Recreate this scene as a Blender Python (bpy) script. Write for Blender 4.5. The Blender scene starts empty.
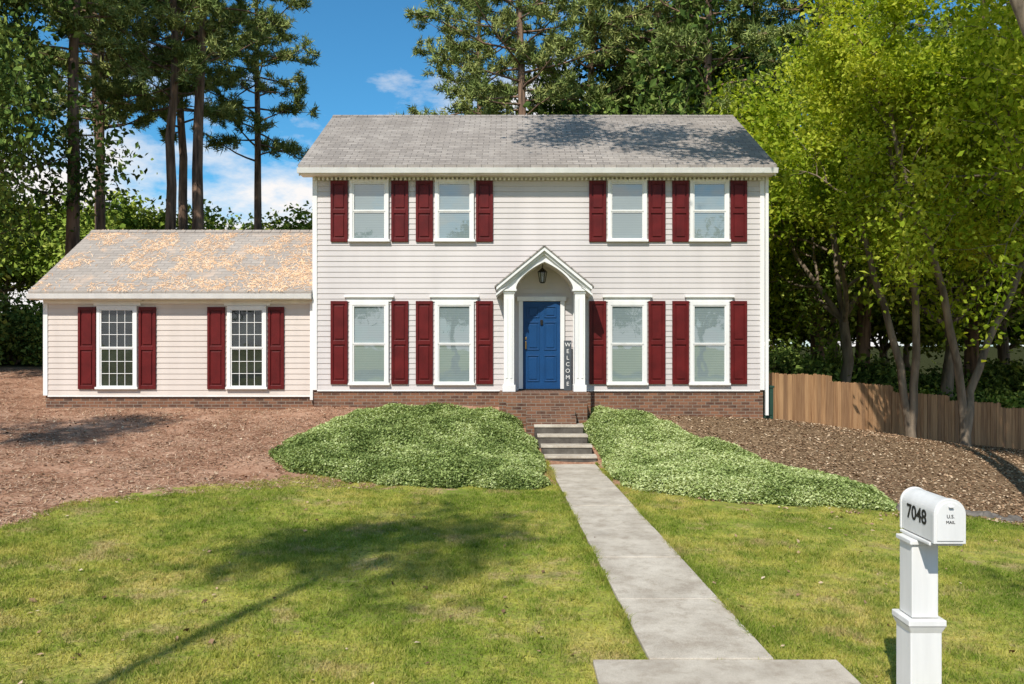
import bpy, math, random
import numpy as np
from mathutils import Vector, Matrix
rng=np.random.default_rng(7); random.seed(7)
F=817.0; CZ=2.33
def gx(px,Y): return (px-512)*Y/F
def gz(py,Y): return CZ+(345-py)*Y/F
scene=bpy.context.scene
COL=scene.collection

# ------------------------------------------------------------ noise / terrain
_tab=np.random.default_rng(3).random((256,256))
def vnoise(x,y,s=1.0,o=0.0):
    x=np.asarray(x,float)*s+o+1000; y=np.asarray(y,float)*s+o*1.7+1000
    xi=np.floor(x).astype(int); yi=np.floor(y).astype(int)
    fx=x-xi; fy=y-yi; fx=fx*fx*(3-2*fx); fy=fy*fy*(3-2*fy)
    a=_tab[xi%256,yi%256]; b=_tab[(xi+1)%256,yi%256]; c=_tab[xi%256,(yi+1)%256]; d=_tab[(xi+1)%256,(yi+1)%256]
    return (a*(1-fx)+b*fx)*(1-fy)+(c*(1-fx)+d*fx)*fy
CT=np.array([(1.4,5.2,0),(1.4,8,0),(1.3,11,0),(1.2,13.5,0),(1.2,15.6,0.0),(1.1,17,.35),
(-3,6,.0),(-3,10,.03),(-2.5,13.2,.05),(-6,8,.1),(-9,11,.35),(-6,13.5,.35),(-4.2,14.3,.32),(-9,15,.62),(-14,12,.7),
(-11,19.3,.86),(-9.5,19.3,.83),(-8,19.3,.83),(-6.4,19.3,.83),(-5,19.3,.85),(-18,19,1.2),(-14,25,1.55),(-25,35,2.0),(-8,28,1.3),
(-4.5,18.9,.87),(-1,18.9,.88),(1.5,18.9,.8),(3,18.9,.7),(5.9,18.9,.6),
(5.9,20.6,.44),(6.6,20.7,.42),(8.8,21.9,.1),(11.6,23.4,-.35),(17.4,26,-1.1),(10,20.5,0),(9,14.5,-.5),(5,13.2,-.12),(3,12.5,-.02),(7,8,-.2),(12,9,-.5),(3,5.2,-.02),(14,17,-.7),
(0,35,.6),(10,40,-.6),(22,40,-1.3),(-20,60,2.0),(0,80,1.5),(30,80,0),(-60,60,3),(60,60,-1),(-60,0,1),(60,0,-1),
(0,-30,-.1),(-20,4.8,.2),(20,4.8,-.5),(0,4.8,0),(-7,4.8,.03),(7,4.8,-.1)],float)
def _phi(dx,dy): return np.sqrt(dx*dx+dy*dy+.6)
_A=_phi(CT[:,0][:,None]-CT[:,0][None],CT[:,1][:,None]-CT[:,1][None])
n=len(CT); _M=np.zeros((n+1,n+1)); _M[:n,:n]=_A-np.eye(n)*.02; _M[:n,n]=1; _M[n,:n]=1
_W=np.linalg.solve(_M,np.append(CT[:,2],0))
def walkx(Y): return 1.465-(np.asarray(Y)-5.97)*.0313
def height(X,Y):
    X=np.asarray(X,float); Y=np.asarray(Y,float); sh=X.shape; x=X.ravel(); y=Y.ravel()
    out=np.full(x.shape,_W[n])
    for i in range(n): out+=_W[i]*_phi(x-CT[i,0],y-CT[i,1])
    out+= (vnoise(x,y,.9)-.5)*.05+(vnoise(x,y,2.7,5)-.5)*.02
    d=np.abs(x-walkx(y)); w=np.clip(1-(d-.5)/.9,0,1)*np.clip((15.9-y)/.4,0,1)*(y>3)
    w=w*w*(3-2*w); out=out*(1-w)+0.0*w
    d2=np.clip(1-(np.abs(x-1.475)-.9)/.7,0,1)*np.clip((6.6-y)/.6,0,1); out=out*(1-d2)
    r=np.clip((4.75-y)/.12,0,1)*np.clip((y+30)/10,0,1)
    out=out*(1-r)+(-.3)*r
    return out.reshape(sh)
def h1(x,y): return float(height(np.array([x]),np.array([y]))[0])
def ground_at(px,py):
    Y=5.0
    for Y in np.arange(4.9,60,.05):
        if h1(gx(px,Y),Y)>=gz(py,Y): break
    return gx(px,Y),Y

# ------------------------------------------------------------ mesh helpers
def mesh_np(name,V,Fc,attr=None,smooth=False):
    me=bpy.data.meshes.new(name); V=np.asarray(V,np.float32); Fc=np.asarray(Fc,np.int32)
    k=Fc.shape[1]; me.vertices.add(len(V)); me.vertices.foreach_set("co",V.ravel())
    me.loops.add(Fc.size); me.loops.foreach_set("vertex_index",Fc.ravel())
    me.polygons.add(len(Fc)); me.polygons.foreach_set("loop_start",np.arange(0,Fc.size,k,dtype=np.int32))
    if attr:
        for a,v in attr.items():
            at=me.attributes.new(a,'FLOAT','POINT'); at.data.foreach_set("value",np.asarray(v,np.float32))
    me.update(calc_edges=True)
    me.polygons.foreach_set("use_smooth",np.full(len(Fc),smooth))
    return me
def obj(name,me,parent=None,mat=None,loc=None):
    o=bpy.data.objects.new(name,me); COL.objects.link(o)
    if parent: o.parent=parent
    if mat and me and not me.materials: me.materials.append(mat)
    if loc is not None: o.location=loc
    return o
def empty(name,loc=(0,0,0)):
    o=bpy.data.objects.new(name,None); COL.objects.link(o); o.location=loc; o.empty_display_size=.2; return o

class Part:
    def __init__(s): s.v=[]; s.f=[]; s.m=[]; s.mats=[]
    def mi(s,m):
        if m not in s.mats: s.mats.append(m)
        return s.mats.index(m)
    def poly(s,pts,m):
        b=len(s.v); s.v+=[tuple(p) for p in pts]; s.f.append(list(range(b,b+len(pts)))); s.m.append(s.mi(m))
    def box(s,x0,x1,y0,y1,z0,z1,m):
        b=len(s.v)
        s.v+=[(x0,y0,z0),(x1,y0,z0),(x1,y1,z0),(x0,y1,z0),(x0,y0,z1),(x1,y0,z1),(x1,y1,z1),(x0,y1,z1)]
        for q in ((0,1,5,4),(1,2,6,5),(2,3,7,6),(3,0,4,7),(4,5,6,7),(3,2,1,0)):
            s.f.append([b+i for i in q]); s.m.append(s.mi(m))
    def prism(s,prof,axis,a0,a1,m):
        def P(u,z,a): return (a,u,z) if axis=='x' else (u,a,z)
        b=len(s.v); k=len(prof)
        s.v+=[P(u,z,a0) for u,z in prof]+[P(u,z,a1) for u,z in prof]
        s.f.append([b+i for i in range(k)]); s.m.append(s.mi(m))
        s.f.append([b+k+i for i in reversed(range(k))]); s.m.append(s.mi(m))
        for i in range(k):
            j=(i+1)%k; s.f.append([b+i,b+k+i,b+k+j,b+j]); s.m.append(s.mi(m))
    def make(s,name,parent=None,bevel=0,smooth=False):
        me=bpy.data.meshes.new(name); me.from_pydata(s.v,[],s.f)
        for m in s.mats: me.materials.append(m)
        me.polygons.foreach_set("material_index",s.m)
        uv=me.uv_layers.new(name="UVMap")
        for p in me.polygons:
            nx,ny,nz=abs(p.normal.x),abs(p.normal.y),abs(p.normal.z)
            for li in p.loop_indices:
                c=me.vertices[me.loops[li].vertex_index].co
                if nz>=nx and nz>=ny*.95: uv.data[li].uv=(c.x,c.y)
                elif ny>=nx: uv.data[li].uv=(c.x,c.z)
                else: uv.data[li].uv=(c.y,c.z)
        import bmesh
        bm=bmesh.new(); bm.from_mesh(me); bmesh.ops.recalc_face_normals(bm,faces=bm.faces); bm.to_mesh(me); bm.free()
        o=obj(name,me,parent)
        if bevel:
            b=o.modifiers.new("bevel",'BEVEL'); b.width=bevel; b.segments=2; b.limit_method='ANGLE'
        if smooth:
            for p in me.polygons: p.use_smooth=True
        return o

# ------------------------------------------------------------ materials
class NT:
    def __init__(s,name):
        s.m=bpy.data.materials.new(name); s.m.use_nodes=True; s.t=s.m.node_tree; s.t.nodes.clear()
        s.out=s.n('ShaderNodeOutputMaterial')
    def n(s,t,**k):
        nd=s.t.nodes.new(t)
        for a,b in k.items(): setattr(nd,a,b)
        return nd
    def l(s,a,b): s.t.links.new(a,b)
    def noise(s,co,scale,detail=4,rough=.55):
        nd=s.n('ShaderNodeTexNoise'); nd.inputs['Scale'].default_value=scale; nd.inputs['Detail'].default_value=detail
        nd.inputs['Roughness'].default_value=rough
        if co is not None: s.l(co,nd.inputs['Vector'])
        return nd.outputs['Fac']
    def ramp(s,fac,stops,interp='LINEAR'):
        nd=s.n('ShaderNodeValToRGB'); cr=nd.color_ramp; cr.interpolation=interp
        while len(cr.elements)<len(stops): cr.elements.new(.5)
        for e,(p,c) in zip(cr.elements,stops): e.position=p; e.color=(c[0],c[1],c[2],1) if hasattr(c,'__len__') else (c,c,c,1)
        s.l(fac,nd.inputs['Fac']); return nd.outputs['Color']
    def mix(s,fac,a,b,mode='MIX'):
        nd=s.n('ShaderNodeMix',data_type='RGBA',blend_type=mode)
        for sk,v in ((nd.inputs[0],fac),(nd.inputs[6],a),(nd.inputs[7],b)):
            if hasattr(v,'is_linked') : s.l(v,sk)
            elif hasattr(v,'__len__'): sk.default_value=(v[0],v[1],v[2],1)
            else: sk.default_value=v
        return nd.outputs[2]
    def math(s,op,a,b=0.0):
        nd=s.n('ShaderNodeMath',operation=op)
        for sk,v in ((nd.inputs[0],a),(nd.inputs[1],b)):
            if hasattr(v,'is_linked'): s.l(v,sk)
            else: sk.default_value=v
        return nd.outputs[0]
    def bump(s,h,strength,dist=.01):
        nd=s.n('ShaderNodeBump'); nd.inputs['Strength'].default_value=strength; nd.inputs['Distance'].default_value=dist
        s.l(h,nd.inputs['Height']); return nd.outputs[0]
    def pos(s): return s.n('ShaderNodeNewGeometry').outputs['Position']
    def pbsdf(s,col,rough=.6,nrm=None,spec=.5,metal=0):
        p=s.n('ShaderNodeBsdfPrincipled')
        if hasattr(col,'is_linked'): s.l(col,p.inputs['Base Color'])
        else: p.inputs['Base Color'].default_value=(*col,1)
        if hasattr(rough,'is_linked'): s.l(rough,p.inputs['Roughness'])
        else: p.inputs['Roughness'].default_value=rough
        p.inputs['Specular IOR Level'].default_value=spec; p.inputs['Metallic'].default_value=metal
        if nrm: s.l(nrm,p.inputs['Normal'])
        return p.outputs[0]
    def diff(s,col,nrm=None):
        p=s.n('ShaderNodeBsdfDiffuse'); s.l(col,p.inputs['Color'])
        if nrm: s.l(nrm,p.inputs['Normal'])
        return p.outputs[0]
    def done(s,sh): s.l(sh,s.out.inputs['Surface']); return s.m
def simple(name,c,rough=.55,var=.12,scale=3,bump=.1,bs=60,spec=.4,metal=0,streak=False):
    t=NT(name); P=t.pos()
    if streak:
        mp=t.n('ShaderNodeMapping'); mp.inputs['Scale'].default_value=(1,1,.12); t.l(P,mp.inputs[0]); Q=mp.outputs[0]
    else: Q=P
    a=t.noise(Q,scale,4); d=tuple(x*(1-var*1.6) for x in c); b=tuple(min(1,x*(1+var*.6)) for x in c)
    col=t.ramp(a,[(.3,d),(.65,b)])
    return t.done(t.pbsdf(col,rough,t.bump(t.noise(P,bs,2),bump,.004),spec,metal))
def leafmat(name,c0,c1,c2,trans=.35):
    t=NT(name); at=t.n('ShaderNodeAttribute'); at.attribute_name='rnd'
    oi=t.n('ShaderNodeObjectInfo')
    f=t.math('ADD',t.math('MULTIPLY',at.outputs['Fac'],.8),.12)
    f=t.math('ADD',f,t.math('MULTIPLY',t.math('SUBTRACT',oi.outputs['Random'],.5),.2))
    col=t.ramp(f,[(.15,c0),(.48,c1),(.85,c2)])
    if trans==0: return t.done(t.diff(col))
    p=t.diff(col); tr=t.n('ShaderNodeBsdfTranslucent')
    t.l(t.mix(1.0,col,(1.25,1.15,.45),'MULTIPLY'),tr.inputs['Color'])
    mx=t.n('ShaderNodeMixShader'); mx.inputs[0].default_value=trans; t.l(p,mx.inputs[1]); t.l(tr.outputs[0],mx.inputs[2])
    return t.done(mx.outputs[0])

M={}
M['white']=simple('white_trim_paint',(.80,.785,.755),.45,.06,4,.05,streak=True)
M['soffit']=simple('cream_paint',(.76,.70,.60),.6,.05)
M['vinyl']=simple('beige_siding',(.60,.55,.525),.5,.07,1.3,.05,90,.35,streak=True)
M['vinylw']=simple('wing_siding',(.64,.555,.49),.5,.08,1.3,.05,90,.35,streak=True)
M['shutter']=simple('red_shutter_paint',(.115,.009,.009),.45,.18,3,.08,70,.25)
M['door']=simple('blue_door_paint',(.008,.058,.17),.4,.06,3,.03,80,.3)
M['metal']=simple('dark_metal',(.03,.028,.025),.4,.1,8,.05,metal=.6)
M['brass']=simple('aged_brass',(.35,.24,.1),.35,.1,8,.05,metal=.9)
M['green']=simple('utility_green',(.02,.06,.04),.5)
M['signboard']=simple('slate_sign_paint',(.07,.08,.09),.6)
M['mailwhite']=simple('mailbox_enamel',(.8,.785,.75),.35,.09,6,.04,40,.5,streak=True)
M['black']=simple('black_vinyl',(.015,.015,.015),.5)
M['rock']=simple('stone',(.16,.14,.12),.85,.35,5,.6,25)
M['asphalt']=simple('asphalt',(.05,.05,.052),.85,.2,2,.6,120)
M['bark']=simple('bark_grey',(.24,.185,.13),.9,.4,6,1,30,streak=True)
M['pinebark']=simple('bark_pine',(.24,.15,.10),.95,.5,7,1,22,streak=True)

t=NT('window_blind'); P=t.pos(); sx=t.n('ShaderNodeSeparateXYZ'); t.l(P,sx.inputs[0])
w=t.math('FRACT',t.math('MULTIPLY',sx.outputs['Z'],18.0)); 
col=t.ramp(w,[(0,(.22,.25,.25)),(.2,(.36,.40,.395)),(.8,(.42,.46,.45)),(1,(.28,.32,.315))])
col=t.mix(t.noise(P,1.2,3),col,(.28,.32,.33))
M['blind']=t.done(t.pbsdf(col,.7))
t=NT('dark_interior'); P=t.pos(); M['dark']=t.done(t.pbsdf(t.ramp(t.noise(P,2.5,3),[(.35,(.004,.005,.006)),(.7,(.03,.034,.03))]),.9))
def glassmat(name,k):
    t=NT(name); g=t.n('ShaderNodeBsdfGlossy'); g.inputs['Roughness'].default_value=.02; g.inputs['Color'].default_value=(.9,.95,1,1)
    t.l(t.bump(t.noise(t.pos(),1.6,2),.12,.02),g.inputs['Normal'])
    tr=t.n('ShaderNodeBsdfTransparent'); tr.inputs[0].default_value=(.86,.9,.9,1); mx=t.n('ShaderNodeMixShader'); mx.inputs[0].default_value=k
    t.l(tr.outputs[0],mx.inputs[1]); t.l(g.outputs[0],mx.inputs[2]); return t.done(mx.outputs[0])
M['glass']=glassmat('window_glass',.17); M['glassd']=glassmat('window_glass_wing',.07)

def brickmat():
    t=NT('red_brown_brick'); uv=t.n('ShaderNodeUVMap'); uv.uv_map='UVMap'
    b=t.n('ShaderNodeTexBrick'); t.l(uv.outputs[0],b.inputs['Vector']); b.inputs['Scale'].default_value=1
    b.inputs['Brick Width'].default_value=.205; b.inputs['Row Height'].default_value=.072; b.inputs['Mortar Size'].default_value=.007
    b.inputs['Color1'].default_value=(.25,.11,.06,1); b.inputs['Color2'].default_value=(.06,.03,.024,1); b.inputs['Mortar'].default_value=(.26,.225,.18,1)
    col=t.mix(t.ramp(t.noise(t.pos(),9,3),[(.3,0),(.7,.4)]),b.outputs['Color'],(.26,.15,.09))
    col=t.mix(.25,col,t.noise(t.pos(),60,2),'OVERLAY')
    h=t.math('SUBTRACT',1.0,b.outputs['Fac'])
    return t.done(t.pbsdf(col,.85,t.bump(h,.6,.008),.2))
M['brick']=brickmat()
def roofmat(name,straw):
    t=NT(name); uv=t.n('ShaderNodeUVMap'); uv.uv_map='UVMap'; P=t.pos()
    b=t.n('ShaderNodeTexBrick'); t.l(uv.outputs[0],b.inputs['Vector']); b.inputs['Scale'].default_value=1
    b.inputs['Brick Width'].default_value=.28; b.inputs['Row Height'].default_value=.122; b.inputs['Mortar Size'].default_value=.008
    b.inputs['Color1'].default_value=(.39,.345,.305,1); b.inputs['Color2'].default_value=(.26,.23,.205,1); b.inputs['Mortar'].default_value=(.12,.105,.092,1)
    mp=t.n('ShaderNodeMapping'); mp.inputs['Scale'].default_value=(1,.25,.25); t.l(P,mp.inputs[0])
    col=t.mix(t.ramp(t.noise(mp.outputs[0],1.6,4),[(.35,0),(.7,.6)]),b.outputs['Color'],(.22,.19,.165))
    col=t.mix(t.ramp(t.noise(P,.8,5,.7),[(.5,0),(.75,.5)]),col,(.43,.385,.34))
    col=t.mix(.4,col,t.noise(P,45,2),'OVERLAY')
    if straw:
        col=t.mix(.35,col,(.50,.43,.37))
        col=t.mix(t.ramp(t.noise(P,1.7,7,.75),[(.53,0),(.70,.45)]),col,(.80,.52,.33))
    h=t.math('SUBTRACT',1.0,b.outputs['Fac'])
    return t.done(t.pbsdf(col,.9,t.bump(h,.6,.01),.2))
M['roof']=roofmat('asphalt_shingles',False); M['roofw']=roofmat('asphalt_shingles_straw',True)
t=NT('concrete'); P=t.pos()
col=t.ramp(t.noise(P,1.7,6,.7),[(.3,(.36,.305,.24)),(.55,(.53,.465,.375)),(.75,(.64,.57,.47))])
col=t.mix(t.ramp(t.noise(P,5,5,.75),[(.48,0),(.68,.7)]),col,(.32,.26,.195))
col=t.mix(.45,col,t.noise(P,140,2),'OVERLAY')
M['concrete']=t.done(t.pbsdf(col,.85,t.bump(t.noise(P,110,3),.35,.004),.2))
t=NT('dark_concrete'); P=t.pos()  # much darker concrete for the risers below the pale treads
col=t.ramp(t.noise(P,3.5,5,.7),[(.3,(.06,.05,.042)),(.6,(.13,.115,.095)),(.78,(.22,.195,.165))])
M['concrete2']=t.done(t.pbsdf(col,.9,t.bump(t.noise(P,90,3),.4,.005),.2))

def lawncolor(t,P,dt=5):
    a=t.noise(P,.45,dt,.70)
    c=t.ramp(a,[(.34,(.17,.24,.03)),(.44,(.31,.36,.055)),(.53,(.49,.46,.095)),(.66,(.60,.50,.15))])
    b=t.noise(P,2.2,dt,.78)
    c=t.mix(t.ramp(b,[(.44,.0),(.60,.8)]),c,(.17,.25,.03))
    d=t.noise(P,.95,dt,.8)
    return t.mix(t.ramp(d,[(.54,.0),(.64,.75)]),c,(.55,.41,.20))
t=NT('ground_surface'); P=t.pos(); at=t.n('ShaderNodeAttribute'); at.attribute_name='mulch'
a2=t.n('ShaderNodeAttribute'); a2.attribute_name='litter'; a3=t.n('ShaderNodeAttribute'); a3.attribute_name='forest'
lc=lawncolor(t,P); lc=t.mix(t.ramp(t.noise(P,25,3,.7),[(.35,.7),(.6,0)]),lc,(.18,.14,.06))
m1=t.ramp(t.noise(P,1.1,6,.82),[(.33,(.14,.065,.04)),(.48,(.38,.205,.13)),(.62,(.66,.43,.30))])
m2=t.ramp(t.noise(P,28,4,.75),[(.3,(.08,.038,.022)),(.5,(.36,.19,.115)),(.7,(.72,.49,.33))])
mc=t.mix(.45,m1,m2)
m3=t.ramp(t.noise(P,14,5,.75),[(.3,(.04,.026,.018)),(.5,(.20,.13,.075)),(.72,(.46,.33,.21))])
mc=t.mix(a2.outputs['Fac'],mc,m3)
fac=t.math('ADD',at.outputs['Fac'],t.math('MULTIPLY',t.math('SUBTRACT',t.noise(P,2.2,6,.8),.5),2.1))
col=t.mix(t.ramp(fac,[(.36,0),(.64,1)]),lc,mc)
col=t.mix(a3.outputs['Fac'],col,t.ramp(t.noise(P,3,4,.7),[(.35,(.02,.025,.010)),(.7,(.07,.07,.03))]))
M['ground']=t.done(t.diff(col,t.bump(t.noise(P,40,4,.7),.8,.02)))
t=NT('grass_blades'); P=t.pos(); lc=lawncolor(t,P,4); at=t.n('ShaderNodeAttribute'); at.attribute_name='rnd'
lc=t.mix(t.ramp(at.outputs['Fac'],[(.0,.55),(.4,0)]),lc,(.64,.54,.20)); lc=t.mix(t.ramp(at.outputs['Fac'],[(.62,0),(1,.55)]),lc,(.14,.23,.02))
p=t.diff(lc); tl=t.n('ShaderNodeBsdfTranslucent'); t.l(lc,tl.inputs[0]); mx=t.n('ShaderNodeMixShader'); mx.inputs[0].default_value=.4
t.l(p,mx.inputs[1]); t.l(tl.outputs[0],mx.inputs[2]); M['grass']=t.done(mx.outputs[0])
def rndmat(name,stops):
    t=NT(name); at=t.n('ShaderNodeAttribute'); at.attribute_name='rnd'; c=t.ramp(at.outputs['Fac'],stops)
    return t.done(t.diff(c))
M['straw']=rndmat('pine_straw',[(0,(.18,.085,.05)),(.35,(.44,.24,.145)),(.7,(.66,.43,.28)),(1,(.78,.60,.44))])
M['rstraw']=rndmat('roof_straw',[(0,(.62,.36,.20)),(.5,(.80,.52,.32)),(1,(.85,.66,.48))])
M['deadleaf']=rndmat('fallen_leaves',[(0,(.07,.04,.025)),(.4,(.26,.155,.09)),(.75,(.46,.31,.19)),(1,(.62,.49,.34))])
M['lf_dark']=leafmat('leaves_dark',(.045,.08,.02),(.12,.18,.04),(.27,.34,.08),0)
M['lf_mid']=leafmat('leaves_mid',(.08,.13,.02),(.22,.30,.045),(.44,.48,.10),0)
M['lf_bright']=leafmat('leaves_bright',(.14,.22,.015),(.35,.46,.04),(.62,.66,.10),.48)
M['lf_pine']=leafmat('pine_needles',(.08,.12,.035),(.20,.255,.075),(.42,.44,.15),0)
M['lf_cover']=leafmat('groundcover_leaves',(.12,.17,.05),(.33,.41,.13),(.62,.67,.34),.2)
t=NT('fence_wood'); P=t.pos(); mp=t.n('ShaderNodeMapping'); mp.inputs['Scale'].default_value=(1,1,.06); t.l(P,mp.inputs[0])
at=t.n('ShaderNodeAttribute'); at.attribute_name='rnd'
c=t.ramp(t.noise(mp.outputs[0],22,4,.6),[(.3,(.24,.12,.055)),(.7,(.50,.29,.145))])
c=t.mix(t.ramp(at.outputs['Fac'],[(0,.6),(.5,0),(1,0)]),c,(.22,.135,.08)); c=t.mix(t.ramp(at.outputs['Fac'],[(.5,0),(1,.5)]),c,(.58,.36,.19))
M['fence']=t.done(t.pbsdf(c,.85,t.bump(t.noise(mp.outputs[0],50,3),.4,.004),.15))

# ------------------------------------------------------------ camera, light, sky
cam=bpy.data.cameras.new("camera"); co=bpy.data.objects.new("camera",cam); COL.objects.link(co)
co.location=(0,0,CZ); co.rotation_euler=(math.radians(90),0,0); cam.sensor_width=36; cam.lens=F*36/1024; cam.shift_y=3/1024; cam.clip_end=2000
scene.camera=co
AZ=math.radians(-20); EL=math.radians(47)
S=Vector((math.sin(AZ)*math.cos(EL),-math.cos(AZ)*math.cos(EL),math.sin(EL)))
sl=bpy.data.lights.new("sun",'SUN'); sl.energy=4.9; sl.angle=math.radians(.55); sl.color=(1,.95,.87)
so=bpy.data.objects.new("sun",sl); COL.objects.link(so); so.rotation_euler=S.to_track_quat('Z','Y').to_euler(); so.location=(-10,-20,30)
wd=bpy.data.worlds.new("World"); scene.world=wd; wd.use_nodes=True; nt=wd.node_tree; nt.nodes.clear()
def N(t,**k):
    nd=nt.nodes.new(t)
    for a,b in k.items(): setattr(nd,a,b)
    return nd
sk=N('ShaderNodeTexSky'); sk.sky_type='NISHITA'; sk.sun_disc=False; sk.sun_elevation=EL; sk.sun_rotation=math.pi-AZ; sk.air_density=1.0; sk.dust_density=.3; sk.ozone_density=2.0
tc=N('ShaderNodeTexCoord'); mp=N('ShaderNodeMapping'); mp.inputs['Scale'].default_value=(1,1,2.2); mp.inputs['Location'].default_value=(.35,.1,.2)
nt.links.new(tc.outputs['Generated'],mp.inputs[0]); nz=N('ShaderNodeTexNoise'); nz.inputs['Scale'].default_value=5.5; nz.inputs['Detail'].default_value=7; nz.inputs['Roughness'].default_value=.6
nt.links.new(mp.outputs[0],nz.inputs['Vector'])
sxyz=N('ShaderNodeSeparateXYZ'); nt.links.new(tc.outputs['Generated'],sxyz.inputs[0])
mr=N('ShaderNodeMapRange'); mr.inputs[1].default_value=.14; mr.inputs[2].default_value=.34; mr.inputs[3].default_value=.26; mr.inputs[4].default_value=.03
nt.links.new(sxyz.outputs['Z'],mr.inputs[0])
ad=N('ShaderNodeMath',operation='ADD'); nt.links.new(nz.outputs['Fac'],ad.inputs[0]); nt.links.new(mr.outputs[0],ad.inputs[1])
rp=N('ShaderNodeValToRGB'); rp.color_ramp.elements[0].position=.56; rp.color_ramp.elements[1].position=.74; nt.links.new(ad.outputs[0],rp.inputs[0])
tint=N('ShaderNodeMix',data_type='RGBA',blend_type='MULTIPLY'); tint.inputs[0].default_value=1; nt.links.new(sk.outputs[0],tint.inputs[6]); tint.inputs[7].default_value=(.34,.82,1.0,1)
mx=N('ShaderNodeMix',data_type='RGBA'); nt.links.new(rp.outputs[0],mx.inputs[0]); nt.links.new(tint.outputs[2],mx.inputs[6]); mx.inputs[7].default_value=(6.6,6.4,6.3,1)
bg=N('ShaderNodeBackground'); bg.inputs['Strength'].default_value=.15; nt.links.new(mx.outputs[2],bg.inputs[0])
wo=N('ShaderNodeOutputWorld'); nt.links.new(bg.outputs[0],wo.inputs[0])
scene.view_settings.view_transform='Standard'; scene.view_settings.look='None'; scene.view_settings.exposure=0

# ------------------------------------------------------------ ground sheet
bp=[ground_at(*p) for p in [(5,528),(60,508),(150,492),(280,480),(400,486),(545,486)]]
bp+=[ground_at(*p) for p in [(630,488),(720,500),(830,506),(900,510),(1020,524)]]
bx=np.array([-40,bp[0][0]-3]+[p[0] for p in bp]+[14,40]); by=np.array([bp[0][1]-3,bp[0][1]-.8]+[p[1] for p in bp]+[bp[-1][1]-.5,bp[-1][1]-2])
def lawnY(X): return np.interp(X,bx,by)
def axis(lo,a,b,hi,st):
    mid=np.arange(a,b+st/2,st); L=[];x=a;s=st
    while x>lo: s*=1.25; x-=s; L.append(x)
    R=[];x=b;s=st
    while x<hi: s*=1.25; x+=s; R.append(x)
    return np.array(L[::-1]+list(mid)+R)
ax=axis(-900,-15,17,900,.13); ay=axis(-900,4.4,27,1500,.13)
GX,GY=np.meshgrid(ax,ay); GZ=height(np.clip(GX,-80,80),np.clip(GY,-80,100))
nX,nY=len(ax),len(ay); idx=np.arange(nX*nY).reshape(nY,nX)
Fq=np.stack([idx[:-1,:-1],idx[:-1,1:],idx[1:,1:],idx[1:,:-1]],-1).reshape(-1,4)
dl=(GY-lawnY(GX)); mul=np.clip(.5+dl*.7,0,1)
lit=np.clip((GX-2)/2,0,1); lit=np.maximum(lit,np.clip((GY-23)/4,0,1))
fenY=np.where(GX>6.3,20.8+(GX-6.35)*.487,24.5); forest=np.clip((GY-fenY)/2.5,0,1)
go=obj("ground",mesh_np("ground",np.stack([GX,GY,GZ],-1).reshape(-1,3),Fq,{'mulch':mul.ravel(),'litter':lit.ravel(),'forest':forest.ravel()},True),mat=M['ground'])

p=Part(); p.box(-150,150,-3.6,4.52,-.45,-.16,M['asphalt']); p.make("road")
p=Part()
for i in range(-30,30): p.box(i*3+.006,i*3+2.994,4.53,4.70,-.4,.0,M['concrete'])
p.make("kerb",bevel=.02)
p=Part(); ys=[5.985,7.4,8.85,10.3,11.7,13.1,14.5,15.86]
for a,b in zip(ys[:-1],ys[1:]):
    a+=.008; b-=.008; za=.035+random.uniform(-.005,.005)
    A=[(walkx(a)-.457,a),(walkx(a)+.457,a),(walkx(b)+.457,b),(walkx(b)-.457,b)]
    bb=len(p.v); p.v+=[(x,y,-.1) for x,y in A]+[(x,y,za) for x,y in A]; mi=p.mi(M['concrete'])
    for q in ((0,1,5,4),(1,2,6,5),(2,3,7,6),(3,0,4,7),(4,5,6,7)): p.f.append([bb+i for i in q]); p.m.append(mi)
p.box(.59,2.37,4.72,5.965,-.1,.036,M['concrete'])
p.make("walkway",bevel=.008)
p=Part()
for i in range(4):
    c=1.145-.06*i; Y=15.88+.31*i; z=.17*(i+1)
    p.box(c-.5,c+.5,Y,Y+.33 if i<3 else 17.3,-.3+.1*i,z-.045,M['concrete2']); p.box(c-.51,c+.51,Y-.02,Y+.325 if i<3 else 17.2,z-.045,z,M['concrete'])
p.make("garden_steps",bevel=.006)

# ------------------------------------------------------------ house
house=empty("colonial_house",(0,0,0))
WY=19.0
X0=gx(313,WY); X1=gx(764,WY); ZB=gz(390,WY); ZT=gz(166,WY)
def siding(p,x0,x1,z0,z1,y,m,ex=.125):
    k=int(round((z1-z0)/ex)); ex=(z1-z0)/k
    for i in range(k):
        a=z0+i*ex; b=a+ex
        p.poly([(x0,y-.020,a),(x1,y-.020,a),(x1,y-.006,b),(x0,y-.006,b)],m)
        p.poly([(x0,y,a),(x1,y,a),(x1,y-.020,a),(x0,y-.020,a)],m)
p=Part(); siding(p,X0+.1,X1-.1,ZB,ZT-.22,WY,M['vinyl'])
p.box(X0+.01,X1-.01,WY+.002,WY+6.6,ZB,ZT,M['vinyl'])
p.make("main_walls",house)
p=Part(); p.box(X0+.02,X1-.02,WY+.01,WY+6.55,-.6,ZB-.004,M['brick']); p.make("brick_foundation",house)
EY=18.62; RY=22.3; EZ=gz(165,EY); RZ=gz(115.5,RY); RX0=gx(298,EY); RX1=gx(777,EY)
p=Part()
BYe=RY+(RY-EY)
for x0,x1 in ((X0+.02,X0+.1),(X1-.1,X1-.02)):
    p.prism([(WY+.01,ZT-.01),(WY+6.55,ZT-.01),(RY,RZ-.2)],'x',x0,x1,M['vinyl'])
p.make("gable_walls",house)
p=Part(); th=.09
p.prism([(EY,EZ),(RY,RZ),(BYe,EZ),(BYe,EZ-th),(RY,RZ-th),(EY,EZ-th)],'x',RX0,RX1,M['roof']); p.make("main_roof",house)
p=Part()
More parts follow.
